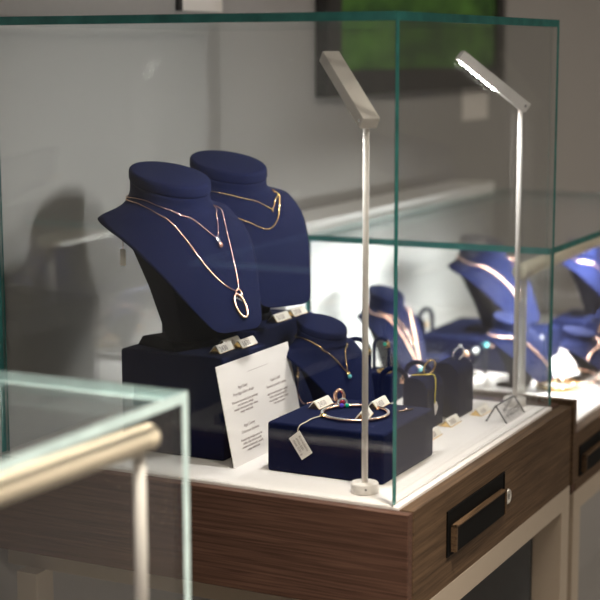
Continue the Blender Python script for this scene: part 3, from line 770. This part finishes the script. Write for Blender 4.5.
# cluster of rings, tags and bangles
for j, (x, y, z, r, mm, nm) in enumerate(((-.232, .862, -.006, .0055, 'diamond', 'clear round'), (-.222, .882, .0, .0045, 'topaz', 'pale blue'), (-.243, .852, -.010, .0042, 'rose', 'rose gold'), (-.238, .842, -.022, .0040, 'rose', 'small low rose gold'))):
    t = thing('ring', f'far case ring with {nm} head standing on a stalk', 'ring', (x, y, DZ), 0, 'rings on stalks in the far case')
    MB().lathe([(.006, 0), (.006, .002), (.0013, .003), (.0013, z-DZ-r*.9)], n=12).build('stalk', M['blackmetal'], t)
    MB().ball((0, 0, z-DZ), r, 9).build('head', M[mm], t)
def bangle(label, loc, rz, tilt, r1, r2, m):
    t = thing('bangle', label, 'bangle', loc, rz, 'bangles in the far case')
    c = math.cos(R(tilt)); s = math.sin(R(tilt))
    MB().tube([(r1*math.cos(2*math.pi*j/40), r1*math.sin(2*math.pi*j/40)*c, r2+(r1*s)+r1*math.sin(2*math.pi*j/40)*s) for j in range(40)], r2, 8, closed=True).build('band', M[m], t)
    return t
bangle('wide gold bangle lying on the far deck beside the bar lamp pole', (-.082, .832, DZ), 0, 0, .034, .0040, 'gold')
bangle('thin rose gold bangle leaning on the wide gold bangle', (-.060, .842, DZ+.008), 10, 12, .030, .0020, 'rose')
bangle('rose gold bangle standing at the right rear of the far case', (-.055, 1.13, DZ), 60, 70, .026, .0030, 'rose')
bangle('gold bangle lying at the right end of the far deck', (-.050, .975, DZ), 0, 0, .022, .0034, 'gold')
for j, (x, y, w_, h, rz, nm) in enumerate(((-.185, .790, .030, .022, 20, 'in front of the small middle bust'), (-.215, .775, .022, .016, -10, 'left of the small middle bust'), (-.131, .885, .026, .044, 12, 'behind the wide gold bangle'),
                                           (-.152, .950, .024, .052, 20, 'left of the low right bust'), (-.255, .800, .020, .018, 5, 'in front of the wide velvet block'), (-.040, 1.020, .024, .030, 0, 'beside the rear gold bangle'),
                                           (-.165, .875, .022, .060, -5, 'between the small bust and the wide block'), (-.150, 1.06, .022, .030, 0, 'in front of the right rear velvet block'))):
    c = MB().prism([(-.006, -w_/2, 0), (.006, -w_/2, 0), (.0006, -w_/2, h), (-.0006, -w_/2, h)], (0, w_, 0)).build('tent_card', M['paper'], None, .0004, 1)
    c.location = (x, y, DZ); c.rotation_euler = (0, 0, R(rz)); tag(c, f'white tent card in the far case {nm}', 'card', 'white tent cards in the far case')
for j, (x, y, h, nm) in enumerate(((-.098, 1.035, .075, 'nearer'), (-.086, 1.075, .085, 'farther'))):
    arch(f'tall navy arch at the right end of the far case, {nm} of two', (x, y, DZ), 75, .024, h, .0042, group='earring arches in the far case')
    for q_ in (-1, 1):
        e = MB().ball((0, 0, 0), .0052, 9).build('earring', M['satin']); e.location = (x+.008, y+.024*q_, DZ+h-.022)
        tag(e, f'rose gold ball earring on the {"left" if q_ < 0 else "right"} of the {nm} tall far arch', 'earring', 'ball earrings in the far case')

# ------------------------------------------------------------------ near case: a bust out of the frame whose chain mirrors in the glass
nbst = make_bust('jewellery_bust', 'small navy bust in the near case wearing a beaded chain', (-.185, -.515, -.030), 20, (.62, .62, .62))
k = necklace('fine gold chain with spaced beads on the near case bust', nbst, [(3.2, -.9), (4.6, -.5), (6.4, -.15), (7.2, .1), (6.2, .4), (4.4, .6), (3.2, .8)], .0007, M['gold'])

mb_pts = bust_curve(nbst, [(4.6, -.5), (6.4, -.15), (7.2, .1), (6.2, .4), (4.4, .6)])
for j, q_ in enumerate(mb_pts[::4]):
    MB().ball(local(k, q_), .0016, 6).build('bead', M['satin'], k)
CAM_R, CAM_U, CAM_D = (0.892205, 0.451623, -0.002382), (-0.068881, 0.141285, 0.987570), (-0.446346, 0.880951, -0.157164)
CAM_C = (0.614590, -1.421657, 0.460925); CAM_F = 1560.351
# ------------------------------------------------------------------ camera
cam = bpy.data.cameras.new('camera'); co = bpy.data.objects.new('camera', cam); COL.objects.link(co)
r2 = Vector(CAM_R); u2 = Vector(CAM_U); bk = -Vector(CAM_D)
co.matrix_world = Matrix(((r2.x, u2.x, bk.x, CAM_C[0]), (r2.y, u2.y, bk.y, CAM_C[1]), (r2.z, u2.z, bk.z, CAM_C[2]), (0, 0, 0, 1)))
cam.sensor_width = 36; cam.sensor_fit = 'HORIZONTAL'; cam.lens = 36*CAM_F/600
cam.clip_start = .02; cam.clip_end = 50
cam.dof.use_dof = True; cam.dof.focus_distance = 1.76; cam.dof.aperture_fstop = (cam.lens/1000)/.020
cam.dof.aperture_blades = 0
sc.camera = co
vs = sc.view_settings; vs.view_transform = 'Standard'; vs.look = 'None'; vs.gamma = 1; vs.exposure = .14; vs.use_curve_mapping = False
cy = sc.cycles
cy.transparent_max_bounces = 40; cy.max_bounces = 14; cy.glossy_bounces = 8; cy.use_denoising = True
cy.caustics_reflective = False; cy.caustics_refractive = False
